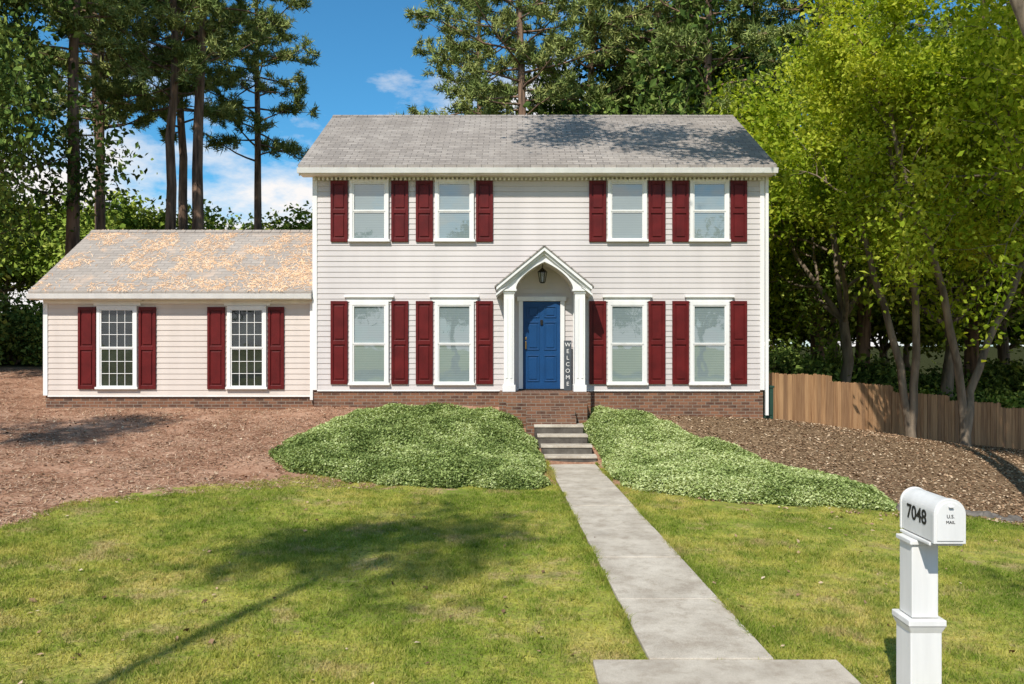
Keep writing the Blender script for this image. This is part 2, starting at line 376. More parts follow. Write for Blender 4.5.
for i in range(46):
    x=RX0+i*(RX1-RX0)/46; p.prism([(RY-.15,RZ-.075),(RY,RZ+.018),(RY+.15,RZ-.075)],'x',x,x+(RX1-RX0)/46-.012,M['roof'])
p.make("ridge_caps",house)
p=Part()
p.box(RX0+.01,RX1-.01,EY+.02,EY+.045,EZ-.21,EZ-th-.004,M['white'])
p.prism([(EY-.085,EZ-.075),(EY+.018,EZ-.075),(EY+.018,EZ-.19),(EY-.05,EZ-.19)],'x',RX0-.01,RX1+.01,M['white'])
p.box(RX0+.02,RX1-.02,EY+.047,WY+.0,EZ-.205,EZ-.185,M['soffit'])
p.box(X0,X1,WY-.045,WY-.001,ZT-.24,EZ-.21,M['white'])
x=X0+.03
while x<X1-.05: p.box(x,x+.05,WY-.085,WY-.046,EZ-.285,EZ-.215,M['white']); x+=.1
p.box(X0-.005,X0+.1,WY-.035,WY+.1,ZB-.0,ZT-.243,M['white']); p.box(X1-.1,X1+.005,WY-.035,WY+.1,ZB,ZT-.243,M['white'])
p.box(X0+.1,X1-.1,WY-.03,WY-.002,ZB-.03,ZB-.001,M['white'])
for xa in (RX0+.004,RX1-.034):
    p.prism([(EY+.05,EZ-th-.004),(RY,RZ-th-.006),(RY,RZ-.28),(EY+.05,EZ-.24)],'x',xa,xa+.03,M['white'])
p.box(X1+.015,X1+.085,WY-.08,WY-.01,.7,EZ-.2,M['white'])
p.make("white_trim",house,bevel=.004)

# wing
VY=19.22; VX0=gx(44,VY); VX1=X0-.0; VZB=gz(395.5,VY); 
VEY=18.92; VRY=21.8; VEZ=gz(291,VEY); VRZ=gz(230.5,VRY); VRX0=gx(28,VEY)
VZT=VEZ-.12
p=Part(); siding(p,VX0+.1,VX1-.01,VZB,VZT-.14,VY,M['vinylw']); p.box(VX0+.01,VX1-.006,VY+.002,VY+5.2,VZB,VZT,M['vinylw']); p.make("wing_walls",house)
p=Part(); p.box(VX0+.03,VX1-.01,VY+.02,VY+5.1,-.2,VZB-.004,M['brick']); p.make("wing_foundation",house)
p=Part(); BY2=VRY+(VRY-VEY)
p.prism([(VEY,VEZ),(VRY,VRZ),(BY2,VEZ),(BY2,VEZ-th),(VRY,VRZ-th),(VEY,VEZ-th)],'x',VRX0,X0-.012,M['roofw']); p.make("wing_roof",house)
p=Part()
for i in range(26):
    x=VRX0+i*(X0-VRX0)/26; p.prism([(VRY-.15,VRZ-.075),(VRY,VRZ+.018),(VRY+.15,VRZ-.075)],'x',x,x+(X0-VRX0)/26-.014,M['roofw'])
p.make("wing_ridge_caps",house)
p=Part()
p.box(VRX0+.01,X0-.02,VEY+.02,VEY+.045,VEZ-.2,VEZ-th-.004,M['white'])
p.prism([(VEY-.085,VEZ-.07),(VEY+.018,VEZ-.07),(VEY+.018,VEZ-.18),(VEY-.05,VEZ-.18)],'x',VRX0-.01,X0-.014,M['white'])
p.box(VRX0+.02,X0-.02,VEY+.047,VY,VEZ-.195,VEZ-.18,M['soffit'])
p.box(VX0,X0-.02,VY-.04,VY-.001,VEZ-.28,VEZ-.197,M['white'])
p.box(VX0-.005,VX0+.1,VY-.035,VY+.1,VZB,VEZ-.283,M['white'])
p.box(VX0+.1,VX1-.02,VY-.03,VY-.002,VZB-.03,VZB-.001,M['white'])
p.prism([(VEY+.05,VEZ-th-.004),(VRY,VRZ-th-.006),(VRY,VRZ-.26),(VEY+.05,VEZ-.22)],'x',VRX0+.004,VRX0+.034,M['white'])
p.box(X0-.1,X0-.03,VY-.11,VY-.03,VZB-.1,VEZ-.2,M['white'])
p.make("wing_trim",house,bevel=.004)
p=Part(); p.prism([(VY+.01,VZT-.01),(VY+5.1,VZT-.01),(VRY,VRZ-.2)],'x',VX0+.02,VX0+.1,M['vinylw']); p.make("wing_gable",house)

def window(px0,px1,py0,py1,Y,grid=False,header=False):
    x0,x1=gx(px0,Y),gx(px1,Y); z0,z1=gz(py1,Y),gz(py0,Y); W=M['white']; p=Part()
    c=.075; yf=Y-.075
    p.box(x0,x0+c,yf,Y,z0+.05,z1-c,W); p.box(x1-c,x1,yf,Y,z0+.05,z1-c,W); p.box(x0,x1,yf-.002,Y,z1-c,z1,W)
    p.box(x0-.03,x1+.03,yf-.03,Y,z0,z0+.05,W)
    a0,a1,b0,b1=x0+c,x1-c,z0+.05,z1-c; mid=(b0+b1)/2; r=.03
    for (l,h,yy) in ((b0,mid,Y-.05),(mid,b1,Y-.062)):
        p.box(a0,a0+r,yy,Y-.002,l+r,h-r,W); p.box(a1-r,a1,yy,Y-.002,l+r,h-r,W); p.box(a0,a1,yy-.002,Y-.002,l,l+r,W); p.box(a0,a1,yy-.002,Y-.002,h-r,h,W)
    p.poly([(a0,Y-.0375,b0),(a1,Y-.0375,b0),(a1,Y-.0375,b1),(a0,Y-.0375,b1)],M['glassd'] if grid else M['glass'])
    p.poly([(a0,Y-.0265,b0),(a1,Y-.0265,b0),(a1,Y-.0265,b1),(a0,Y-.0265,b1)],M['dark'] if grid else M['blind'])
    if grid:
        w=(a1-a0-2*r); nc,nr=4,3
        for i in range(1,nc): xx=a0+r+w*i/nc; p.box(xx-.007,xx+.007,Y-.047,Y-.039,b0+r,b1-r,W)
        for (l,h) in ((b0,mid),(mid,b1)):
            for j in range(1,nr): zz=l+r+(h-l-2*r)*j/nr; p.box(a0+r,a1-r,Y-.049,Y-.038,zz-.007,zz+.007,W)
    if header:
        p.box(x0-.08,x1+.08,Y-.05,Y,z1+.005,z1+.10,W); p.box(x0-.12,x1+.12,Y-.1,Y,z1+.102,z1+.15,W)
    p.make("window",house,bevel=.003)
def shutter(px0,px1,py0,py1,Y):
    x0,x1=gx(px0,Y),gx(px1,Y); z0,z1=gz(py1,Y),gz(py0,Y); R=M['shutter']; p=Part()
    p.box(x0+.01,x1-.01,Y-.035,Y-.001,z0+.01,z1-.01,R)
    s=.06; H=z1-z0; zm=z0+H*.5
    p.box(x0,x0+s,Y-.062,Y-.004,z0,z1,R); p.box(x1-s,x1,Y-.062,Y-.004,z0,z1,R)
    for a,b in ((z0,z0+.09),(zm-.05,zm+.05),(z1-.08,z1)): p.box(x0+s,x1-s,Y-.061,Y-.004,a,b,R)
    for a,b in ((z0+.09,zm-.05),(zm+.05,z1-.08)): p.box(x0+s+.035,x1-s-.035,Y-.056,Y-.01,a+.035,b-.035,R)
    p.make("shutter",house,bevel=.006)
for a,b in ((350,389),(435,474),(607.5,646.5),(689.5,728.5)):
    window(a,b,180,242,WY); window(a,b,302,385,WY,header=True)
for a,b in ((331,348),(391.5,408.5),(416,433),(476,493),(589,606),(648,665),(672,688.5),(730,746.5)):
    shutter(a,b,181,242,WY); shutter(a,b,301,384,WY)
for a,b in ((98,138),(228,267)): window(a,b,306,389,VY,grid=True,header=True)
for a,b in ((79,96.5),(139.5,156.5),(208,225.5),(268.5,284.5)): shutter(a,b,307,389,VY)

# door
p=Part(); D=M['door']; dx0,dx1=gx(523,WY),gx(560,WY); dz0,dz1=ZB+.03,gz(301.5,WY)
p.box(dx0,dx1,WY-.045,WY-.002,dz0,dz1,D)
dw=dx1-dx0; dh=dz1-dz0
for i in range(2):
    xa=dx0+.1+i*(dw/2-.035); xb=xa+dw/2-.165
    for a,b in ((.09,.38),(.45,.76),(.82,.94)):
        za,zb=dz0+a*dh,dz0+b*dh
        for q in ((xa-.012,xa+.012,za,zb),(xb-.012,xb+.012,za,zb),(xa-.012,xb+.012,za-.012,za+.012),(xa-.012,xb+.012,zb-.012,zb+.012)): p.box(q[0],q[1],WY-.062,WY-.04,q[2],q[3],D)
        p.box(xa+.045,xb-.045,WY-.06,WY-.044,za+.045,zb-.045,D)
p.box(dx0+.05,dx0+.08,WY-.09,WY-.04,dz0+.92,dz0+1.1,M['brass']); p.box(dx0+.045,dx0+.085,WY-.065,WY-.04,dz0+1.14,dz0+1.2,M['brass'])
p.box((dx0+dx1)/2-.03,(dx0+dx1)/2+.03,WY-.075,WY-.045,dz0+1.48,dz0+1.6,M['metal'])
p.make("front_door",house,bevel=.004)
p=Part(); W=M['white']
p.box(dx0-.1,dx0-.004,WY-.085,WY,dz0,dz1+.004,W); p.box(dx1+.004,dx1+.1,WY-.085,WY,dz0,dz1+.004,W); p.box(dx0-.14,dx1+.14,WY-.1,WY,dz1+.006,dz1+.11,W)
p.box(dx0-.1,dx1+.1,WY-.1,WY-.0,ZB-.0,dz0-.003,M['metal'])
p.make("door_frame",house,bevel=.004)
# portico
PY=18.2; C=.715; hw=1.03
zc=gz(289,PY); zp=gz(247,PY); ze=gz(285,PY)
p=Part()
for cx in (gx(509,PY),gx(580,PY)):
    p.box(cx-.115,cx+.115,PY,PY+.23,ZB+.16,zc-.1,W)
    for o_ in (-.075,.025): p.box(cx+o_,cx+o_+.05,PY-.012,PY,ZB+.3,zc-.2,W)
    p.box(cx-.145,cx+.145,PY-.03,PY+.26,ZB+.005,ZB+.158,W)
    p.box(cx-.135,cx+.135,PY-.02,PY+.25,zc-.1,zc-.05,W); p.box(cx-.17,cx+.17,PY-.055,PY+.285,zc-.05,zc,W)
    p.box(cx-.12,cx+.12,PY+.02,WY-.02,zc+.002,zc+.16,W)
    p.box(cx-.1,cx+.1,WY-.08,WY-.001,ZB+.01,zc,W)
p.make("portico_columns",house,bevel=.006)
p=Part()
cxl,cxr=gx(516,PY),gx(573,PY); r0=(cxr-cxl)/2; cc=(cxl+cxr)/2; za=zc+.005; rz=.60
def archpt(t_):
    cx_=math.cos(t_); s_=math.sin(t_); return (cc-r0*cx_, za+rz*(.55*s_+.45*(1-abs(cx_))))
arc=[archpt(t_) for t_ in np.linspace(0,math.pi,25)]
def outer(x): return ze+.02+(zp-.05-ze)*(1-min(1,abs(x-C)/hw))
for yf in (PY+.0,PY+.22):
    for i in range(24):
        (xa,z_a),(xb,z_b)=arc[i],arc[i+1]
        p.poly([(xa,yf,z_a),(xb,yf,z_b),(xb,yf,max(outer(xb),z_b)),(xa,yf,max(outer(xa),z_a))],W)
    p.poly([(C-hw+.1,yf,za),(cxl,yf,za),(cxl,yf,outer(cxl)),(C-hw+.1,yf,outer(C-hw+.1))],W)
    p.poly([(cxr,yf,za),(C+hw-.1,yf,za),(C+hw-.1,yf,outer(C+hw-.1)),(cxr,yf,outer(cxr))],W)
for i in range(24):
    (xa,z_a),(xb,z_b)=arc[i],arc[i+1]
    p.poly([(xa,PY,z_a),(xb,PY,z_b),(xb,WY-.02,z_b),(xa,WY-.02,z_a)],M['soffit'])
    def off(x,z,k): return (cc+(x-cc)*k, za+(z-za)*k)
    A=[off(xa,z_a,1),off(xb,z_b,1),off(xb,z_b,1.07),off(xa,z_a,1.07)]
    p.prism(A,'y',PY-.025,PY-.001,W)
p.poly([(C-hw+.1,PY,za),(C-hw+.1,WY-.02,za),(C-hw+.1,WY-.02,outer(C-hw+.1)),(C-hw+.1,PY,outer(C-hw+.1))],W)
p.poly([(C+hw-.1,PY,za),(C+hw-.1,WY-.02,za),(C+hw-.1,WY-.02,outer(C+hw-.1)),(C+hw-.1,PY,outer(C+hw-.1))],W)
p.make("portico_pediment",house)
p=Part()
for sgn in (-1,1):
    def L(u,dz): return (C+sgn*hw*u, zp-(zp-ze)*u+dz)
    p.prism([L(0,-.005),L(1.03,-.005),L(1.03,-.09),L(0,-.09)],'y',PY-.13,WY-.02,W)
    p.prism([L(0,-.092),L(1.0,-.092),L(1.0,-.16),L(0,-.16)],'y',PY-.06,PY+.05,W)
    p.prism([L(0,.03),L(1.07,.03),L(1.07,-.003),L(0,-.003)],'y',PY-.15,WY-.02,M['roof'])
    p.prism([L(.93,-.165),L(1.04,-.165),L(1.04,-.21),L(.80,-.21)],'y',PY-.08,WY-.03,W)
p.make("portico_roof",house)
p=Part(); lx,ly=C-.02,PY+.45; lz=gz(276,ly)
p.box(lx-.008,lx+.008,ly-.008,ly+.008,lz+.16,lz+.42,M['metal'])
def ngon(cx,cy,r,z,k=6): return [(cx+r*math.cos(2*math.pi*i/k),cy+r*math.sin(2*math.pi*i/k),z) for i in range(k)]
def lathe(p,cx,cy,prof,m,k=6):
    rings=[ngon(cx,cy,r,z,k) for r,z in prof]; b=len(p.v)
    for r in rings: p.v+=r
    mi=p.mi(m)
    for j in range(len(rings)-1):
        for i in range(k): p.f.append([b+j*k+i,b+j*k+(i+1)%k,b+(j+1)*k+(i+1)%k,b+(j+1)*k+i]); p.m.append(mi)
lathe(p,lx,ly,[(.001,lz+.2),(.03,lz+.17),(.11,lz+.1),(.115,lz+.085),(.0,lz+.085)],M['metal'])
lathe(p,lx,ly,[(.0,lz-.17),(.05,lz-.16),(.065,lz-.14),(.001,lz-.138)],M['metal'])
for i in range(6):
    a=2*math.pi*i/6; x1_,y1_=lx+.1*math.cos(a),ly+.1*math.sin(a); x2_,y2_=lx+.06*math.cos(a),ly+.06*math.sin(a); w_=.008
    p.poly([(x2_-w_,y2_,lz-.14),(x2_+w_,y2_,lz-.14),(x1_+w_,y1_,lz+.085),(x1_-w_,y1_,lz+.085)],M['metal'])
    p.poly([(x2_,y2_-w_,lz-.14),(x2_,y2_+w_,lz-.14),(x1_,y1_+w_,lz+.085),(x1_,y1_-w_,lz+.085)],M['metal'])
lathe(p,lx,ly,[(.055,lz-.135),(.092,lz+.08)],M['glass'])
lathe(p,lx,ly,[(.014,lz-.13),(.014,lz-.03),(.001,lz-.01)],M['white'])
p.make("porch_lantern",house)
p=Part(); sc=.72
p.box(sc-1.0,sc+1.0,17.85,WY-.01,.2,ZB-.004,M['brick'])
p.box(sc-.85,sc+.9,17.55,17.848,.2,ZB-.155,M['brick'])
p.box(sc-.42,sc+.62,17.28,17.548,.2,ZB-.305,M['brick'])
p.box(sc-.42,sc+.62,17.02,17.278,.2,ZB-.45,M['brick'])
p.make("brick_stoop",house,bevel=.008)

sgn=empty("porch_sign",(0,0,0))
p=Part(); sx0,sx1=gx(564,18.8),gx(571.5,18.8); p.box(sx0,sx1,18.80,18.825,ZB+.0,ZB+1.15,M['signboard']); p.make("board",sgn,bevel=.004)
def text(name,s,size,mat,parent,mw):
    cu=bpy.data.curves.new(name,'FONT'); cu.body=s; cu.size=size; cu.extrude=.001; cu.align_x='CENTER'; cu.align_y='CENTER'; cu.materials.append(mat)
    o=bpy.data.objects.new(name,cu); COL.objects.link(o); o.parent=parent; o.matrix_world=mw; return o
for i,ch in enumerate("WELCOME"):
    mw=Matrix(((1,0,0,(sx0+sx1)/2),(0,0,-1,18.796),(0,1,0,ZB+1.05-i*.15),(0,0,0,1)))
    text("letter",ch,.13,M['white'],sgn,mw)

hb=h1(X1+.2,WY+.6)
ub=Part(); ub.box(X1+.12,X1+.38,WY+.5,WY+.8,hb-.1,hb+.75,M['green']); ub.box(X1+.10,X1+.40,WY+.48,WY+.82,hb+.752,hb+.80,M['green'])
ub.box(X1+.15,X1+.35,WY+.485,WY+.499,hb+.1,hb+.65,M['green']); ub.make("utility_cabinet",bevel=.01)

# ------------------------------------------------------------ fence
fp=[(6.35,20.62),(17.4,26.0),(30,32.2)]
V=[];Fc=[];R=[]
def fbox(c,u,w,t,z0,z1,dog=0.0,r=.5):
    b=len(V); nrm=np.array([-u[1],u[0]])
    pr=[(-w/2,z0),(w/2,z0),(w/2,z1-dog),(w/2-dog,z1),(-w/2+dog,z1),(-w/2,z1-dog)]
    for sg in (-t/2,t/2):
        for a,z in pr: V.append((c[0]+u[0]*a+nrm[0]*sg,c[1]+u[1]*a+nrm[1]*sg,z)); R.append(r)
    for i in range(6):
        j=(i+1)%6; Fc.append([b+i,b+j,b+6+j,b+6+i])
    Fc.append([b,b+1,b+2,b+5]); Fc.append([b+2,b+3,b+4,b+5]); Fc.append([b+7,b+6,b+11,b+8]); Fc.append([b+9,b+8,b+11,b+10])
for (a,b) in zip(fp[:-1],fp[1:]):
    a=np.array(a);b=np.array(b);L=np.linalg.norm(b-a);u=(b-a)/L; k=int(L/.147)
    zs=height(a[0]+u[0]*np.arange(k)*.147,a[1]+u[1]*np.arange(k)*.147)
    zs=np.convolve(np.pad(zs,12,'edge'),np.ones(25)/25,'valid')
    for i in range(k):
        c=a+u*i*.147; st=(i//16)*16+8; zt=zs[min(st,k-1)]*.5+zs[i]*.5
        fbox(c+rng.normal(0,.003,2),u,.136,.018,zs[i]+.01,zt+1.29+rng.normal(0,.010),.03,rng.random())
        if i%16==0:
            nn=np.array([-u[1],u[0]])*.075; fbox(c+nn,u,.09,.09,zs[i]-.3,zs[i]+1.34,.0,.3)
            if i+16<k:
                for zz in (.25,1.0):
                    e=a+u*(i+16)*.147; b0=len(V); n2=np.array([-u[1],u[0]])
                    for (q,zq) in ((c,zs[i]),(e,zs[i+16])):
                        for (o1,o2) in ((.012,0),(.05,0),(.05,.09),(.012,.09)): V.append((q[0]+n2[0]*o1,q[1]+n2[1]*o1,zq+zz+o2)); R.append(.4)
                    for i2 in range(4): j2=(i2+1)%4; Fc.append([b0+i2,b0+j2,b0+4+j2,b0+4+i2])
obj("wooden_fence",mesh_np("wooden_fence",V,Fc,{'rnd':R}),mat=M['fence'])

# ------------------------------------------------------------ mailbox
mb=empty("mailbox",(0,0,0)); mx0,mx1=2.540,2.722; my0,my1=4.92,5.34; mz0,mz1=1.14,1.40; r=(mx1-mx0)/2; mc=(mx0+mx1)/2
def archp(gr=0.0,n_=20): 
    R_=r+gr; return [(mc-R_,mz0-gr),(mc+R_,mz0-gr)]+[(mc+R_*math.cos(a),mz1-r+R_*math.sin(a)) for a in np.linspace(0,math.pi,n_)]
p=Part(); p.prism(archp(),'y',my0,my1,M['mailwhite']); p.prism(archp(.006),'y',my0-.012,my0+.02,M['mailwhite']); p.prism(archp(-.012),'y',my0-.018,my0-.0121,M['mailwhite'])
p.prism(archp(.004),'y',my1-.012,my1+.006,M['mailwhite'])
p.box(mc-.014,mc+.014,my0-.036,my0-.0185,mz1-.045,mz1-.036,M['mailwhite'])
p.make("box",mb,bevel=.003)
p=Part(); pc=2.588; py_=5.2; Wm=M['mailwhite']
p.box(mx0-.012,mx1+.012,my0+.03,my1-.01,mz0-.028,mz0-.0065,Wm)
p.box(pc-.1,pc+.1,py_-.1,py_+.1,mz0-.06,mz0-.03,Wm)
p.box(pc-.083,pc+.083,py_-.083,py_+.083,.62,mz0-.061,Wm)
p.box(pc-.118,pc+.118,py_-.118,py_+.118,.575,.615,Wm)
b=len(p.v); mi=p.mi(Wm)
for rr,zz in ((.116,.574),(.098,.53),(.098,-.15)): p.v+=[(pc-rr,py_-rr,zz),(pc+rr,py_-rr,zz),(pc+rr,py_+rr,zz),(pc-rr,py_+rr,zz)]
for j in range(2):
    for i in range(4): p.f.append([b+j*4+i,b+j*4+(i+1)%4,b+j*4+4+(i+1)%4,b+j*4+4+i]); p.m.append(mi)
p.box(pc-.11,pc+.11,py_-.11,py_+.11,-.1,.12,Wm)
p.make("post",mb,bevel=.006)
mw=Matrix(((0,0,-1,mx0-.0015),(-1,0,0,(my0+my1)/2+.0),(0,1,0,mz0+.125),(0,0,0,1))); tx=text("numbers","7048",.125,M['black'],mb,mw); tx.data.offset=.0025
mw=Matrix(((1,0,0,mc),(0,0,-1,my0-.0195),(0,1,0,mz0+.16),(0,0,0,1))); text("label","U.S.",.03,M['black'],mb,mw)
mw=Matrix(((1,0,0,mc),(0,0,-1,my0-.0195),(0,1,0,mz0+.125),(0,0,0,1))); text("label","MAIL",.025,M['black'],mb,mw)

# ------------------------------------------------------------ vegetation tools
def unit(v): return v/np.maximum(1e-9,np.linalg.norm(v,axis=-1,keepdims=True))
def leaves(C,size,R,upb=.4,aspect=.6,var=.35):
    N_=len(C); nrm=R.normal(0,1,(N_,3)); nrm[:,2]+=upb*2; nrm=unit(nrm)
    a=unit(np.cross(nrm,R.normal(0,1,(N_,3)))); b=np.cross(nrm,a)
    s=(size*(1+R.normal(0,var,N_)).clip(.4,2))[:,None]
    V=np.stack([C-a*s*.5,C+b*s*.5*aspect+nrm*s*.08,C+a*s*.5,C-b*s*.5*aspect+nrm*s*.08],1).reshape(-1,3)
    return V,np.arange(N_*4).reshape(-1,4)
def leafmesh(name,C,size,R,upb=.4,aspect=.6,rnd=None):
    V,Fc=leaves(C,size,R,upb,aspect); r=R.random(len(C)) if rnd is None else rnd
    return mesh_np(name,V,Fc,{'rnd':np.repeat(r,4)})
class Tubes:
    def __init__(s): s.V=[];s.F=[];s.n=0
    def add(s,pts,rad,k=7):
        pts=np.asarray(pts,float); n_=len(pts)
        d=unit(np.gradient(pts,axis=0)); ref=np.array([.31,.95,.1]); a=unit(np.cross(d,ref)); b=np.cross(d,a)
        th_=np.linspace(0,2*np.pi,k,endpoint=False)
        ring=pts[:,None,:]+(a[:,None,:]*np.cos(th_)[None,:,None]+b[:,None,:]*np.sin(th_)[None,:,None])*np.asarray(rad)[:,None,None]
        s.V.append(ring.reshape(-1,3))
        i=np.arange(n_-1)[:,None]*k; j=np.arange(k)[None]; j2=(j+1)%k
        s.F.append((np.stack([i+j,i+j2,i+k+j2,i+k+j],-1)+s.n).reshape(-1,4)); s.n+=n_*k
    def mesh(s,name): return mesh_np(name,np.concatenate(s.V),np.concatenate(s.F),smooth=True)
def grow(T,p,d,L,r,depth,maxd,tips,R,up=.25,spread=.8,kids=4):
    n_=5; pts=[p]; rad=[r]; ds=[d]
    for i in range(n_):
        d=unit(d+R.normal(0,.13,3)+np.array([0,0,up*.18])); p=p+d*L/n_; pts.append(p); ds.append(d); rad.append(r*(1-.5*(i+1)/n_))
    T.add(pts,rad,7 if depth<2 else 4)
    if depth>=maxd: tips.extend(pts[1:]); return
    if depth==maxd-1: tips.extend(pts[3:])
    for kk in range(kids):
        i=n_ if kk==0 else int(R.integers(2,n_+1)); dd=ds[i]
        pr=unit(np.cross(dd,R.normal(0,1,3))); nd=unit(dd*(.9 if kk==0 else .5)+pr*spread*(.5 if kk==0 else 1)+np.array([0,0,up*.3]))
        grow(T,pts[i],nd,L*R.uniform(.6,.82),rad[i]*.72,depth+1,maxd,tips,R,up,spread,kids)
def clumpr(C,R,o=0):
    v=vnoise(C[:,0]+C[:,2]*.6,C[:,1]-C[:,2]*.5,1.1,o); return np.clip(R.random(len(C))*.7+v*.6-.15,0,1)
def decid(name,seed,th_,L,nl,leaf,r0,up=.25,spread=.85,sig=.3,lean=(0,0),kids=4,maxd=4):
    R=np.random.default_rng(seed); T=Tubes(); tips=[]
    pts=[np.array([0,0,-.3])]; 
    for i in range(5): pts.append(np.array([lean[0]*i/4+R.normal(0,.06),lean[1]*i/4+R.normal(0,.06),th_*(i+1)/5]))
    rad=[r0*1.5]+[r0*(1-.3*i/5) for i in range(5)]; T.add(pts,rad,9)
    for k in range(kids+1):
        a=2*np.pi*k/(kids+1)+R.uniform(-.3,.3); z=R.uniform(.0,.25)
        base=pts[-1]*(1-z)+pts[-2]*z if k else pts[-1]
        d=unit(np.array([np.cos(a)*spread,np.sin(a)*spread,.75])) if k else np.array([0,0,1.])
        grow(T,base,d,L,r0*.5,1,maxd,tips,R,up,spread,kids)
    tips=np.array(tips); C=tips[R.integers(0,len(tips),nl)]+R.normal(0,sig,(nl,3))
    return T.mesh(name+"_wood"),leafmesh(name+"_leaves",C,leaf,R,rnd=clumpr(C,R))
def pine(name,seed,H,zc,Lm,nb=60,r0=.22,needle=.3,k=24):
    R=np.random.default_rng(seed); T=Tubes(); P_=[]
    lx_,ly_=R.normal(0,.35,2)
    for i in range(13): P_.append(np.array([R.normal(0,.035)+lx_*i/12,R.normal(0,.035)+ly_*i/12,-.4+(H+.4)*i/12]))
    P_=np.array(P_); T.add(P_,np.linspace(r0,.06,13),9); cl=[]; cd=[]
    for b in range(nb):
        u=(b+R.random())/nb; z=zc+(H-zc)*u; x=np.interp(z,P_[:,2],P_[:,0]); y=np.interp(z,P_[:,2],P_[:,1])
        L=Lm*(1-u)**.5*R.uniform(.5,1.15)*min(1,.55+u*2)+.5; a=b*2.4+R.uniform(-.5,.5); d=np.array([np.cos(a),np.sin(a),R.uniform(-.15,.4)])
        pts=[np.array([x,y,z])]
        for i in range(5): d=unit(d+R.normal(0,.12,3)+np.array([0,0,.04])); pts.append(pts[-1]+d*L/5)
        T.add(pts,np.linspace(.055,.012,6),4)
        for s_ in range(8):
            i=int(R.integers(2,6)); pd=unit(d+R.normal(0,.75,3)*np.array([1,1,.5])+np.array([0,0,.15])); l=R.uniform(.3,.45)*L*.6
            T.add([pts[i],pts[i]+pd*l*.5,pts[i]+pd*l],[.015,.01,.006],3)
            for q in (.45,.75,1.0): cl.append(pts[i]+pd*l*q+R.normal(0,.05,3)); cd.append(pd)
    cl=np.array(cl); cd=np.array(cd); C=np.repeat(cl,k,0); Dd=unit(np.repeat(cd,k,0)*.5+R.normal(0,.75,(len(C),3))+np.array([0,0,.25]))
    Ln=needle*R.uniform(.7,1.2,(len(C),1)); sd=unit(np.cross(Dd,R.normal(0,1,C.shape)))*.028
    C=C+R.normal(0,.07,C.shape)
    V=np.stack([C-sd,C+sd,C+Dd*Ln],1).reshape(-1,3); r=np.repeat(np.repeat(R.random(len(cl)),k)*.6+R.random(len(C))*.4,3)
    return T.mesh(name+"_wood"),mesh_np(name+"_needles",V,np.arange(len(V)).reshape(-1,3),{'rnd':r})
def place(name,wood,lf,mw_,ml_,x,y,sc=1.0,rot=0.0,zs=1.0,parent=None):
    z=h1(x,y)
    if not wood.materials: wood.materials.append(mw_)
    o=bpy.data.objects.new(name,wood); COL.objects.link(o); o.location=(x,y,z); o.rotation_euler=(0,0,rot); o.scale=(sc,sc,sc*zs)
    f=bpy.data.objects.new("foliage",lf); 
    if not lf.materials: lf.materials.append(ml_)
    COL.objects.link(f); f.parent=o
    if lf.materials[0]!=ml_: f.material_slots[0].link='OBJECT'; f.material_slots[0].material=ml_
    if parent: o.parent=parent
    return o

dA=decid("oak_a",11,4.0,3.6,46000,.19,.26,sig=.42)
dB=decid("oak_b",12,3.2,3.2,42000,.165,.2,up=.35,sig=.36)
dC=decid("maple_c",13,5.0,3.2,50000,.12,.17,up=.2,spread=.9,sig=.28)
dF=decid("far_a",14,3.5,3.2,14000,.34,.22,sig=.45,maxd=3)
dS=decid("street_tree",15,14.0,1.05,2300,.17,.09,up=.2,sig=.26)
pA=pine("pine_a",21,23,10.5,3.9,58,.27); pB=pine("pine_b",22,25,12,3.7,56,.30); pC=pine("pine_c",23,22,10.0,3.8,54,.26)
wb,pb=M['bark'],M['pinebark']
# left side
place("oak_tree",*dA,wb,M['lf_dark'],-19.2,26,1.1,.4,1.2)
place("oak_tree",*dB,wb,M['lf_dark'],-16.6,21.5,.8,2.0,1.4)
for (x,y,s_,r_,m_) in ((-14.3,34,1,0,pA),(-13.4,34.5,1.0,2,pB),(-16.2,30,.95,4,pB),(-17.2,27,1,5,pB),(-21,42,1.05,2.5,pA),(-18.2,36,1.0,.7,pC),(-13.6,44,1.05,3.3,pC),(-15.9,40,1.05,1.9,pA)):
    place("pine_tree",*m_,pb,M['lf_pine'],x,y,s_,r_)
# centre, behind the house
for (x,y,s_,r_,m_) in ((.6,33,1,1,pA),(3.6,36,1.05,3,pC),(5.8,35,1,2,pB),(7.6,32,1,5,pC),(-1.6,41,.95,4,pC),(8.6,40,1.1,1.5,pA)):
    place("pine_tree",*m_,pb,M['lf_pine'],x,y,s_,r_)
place("oak_tree",*dA,wb,M['lf_dark'],6.8,38,1.25,1,1.2)
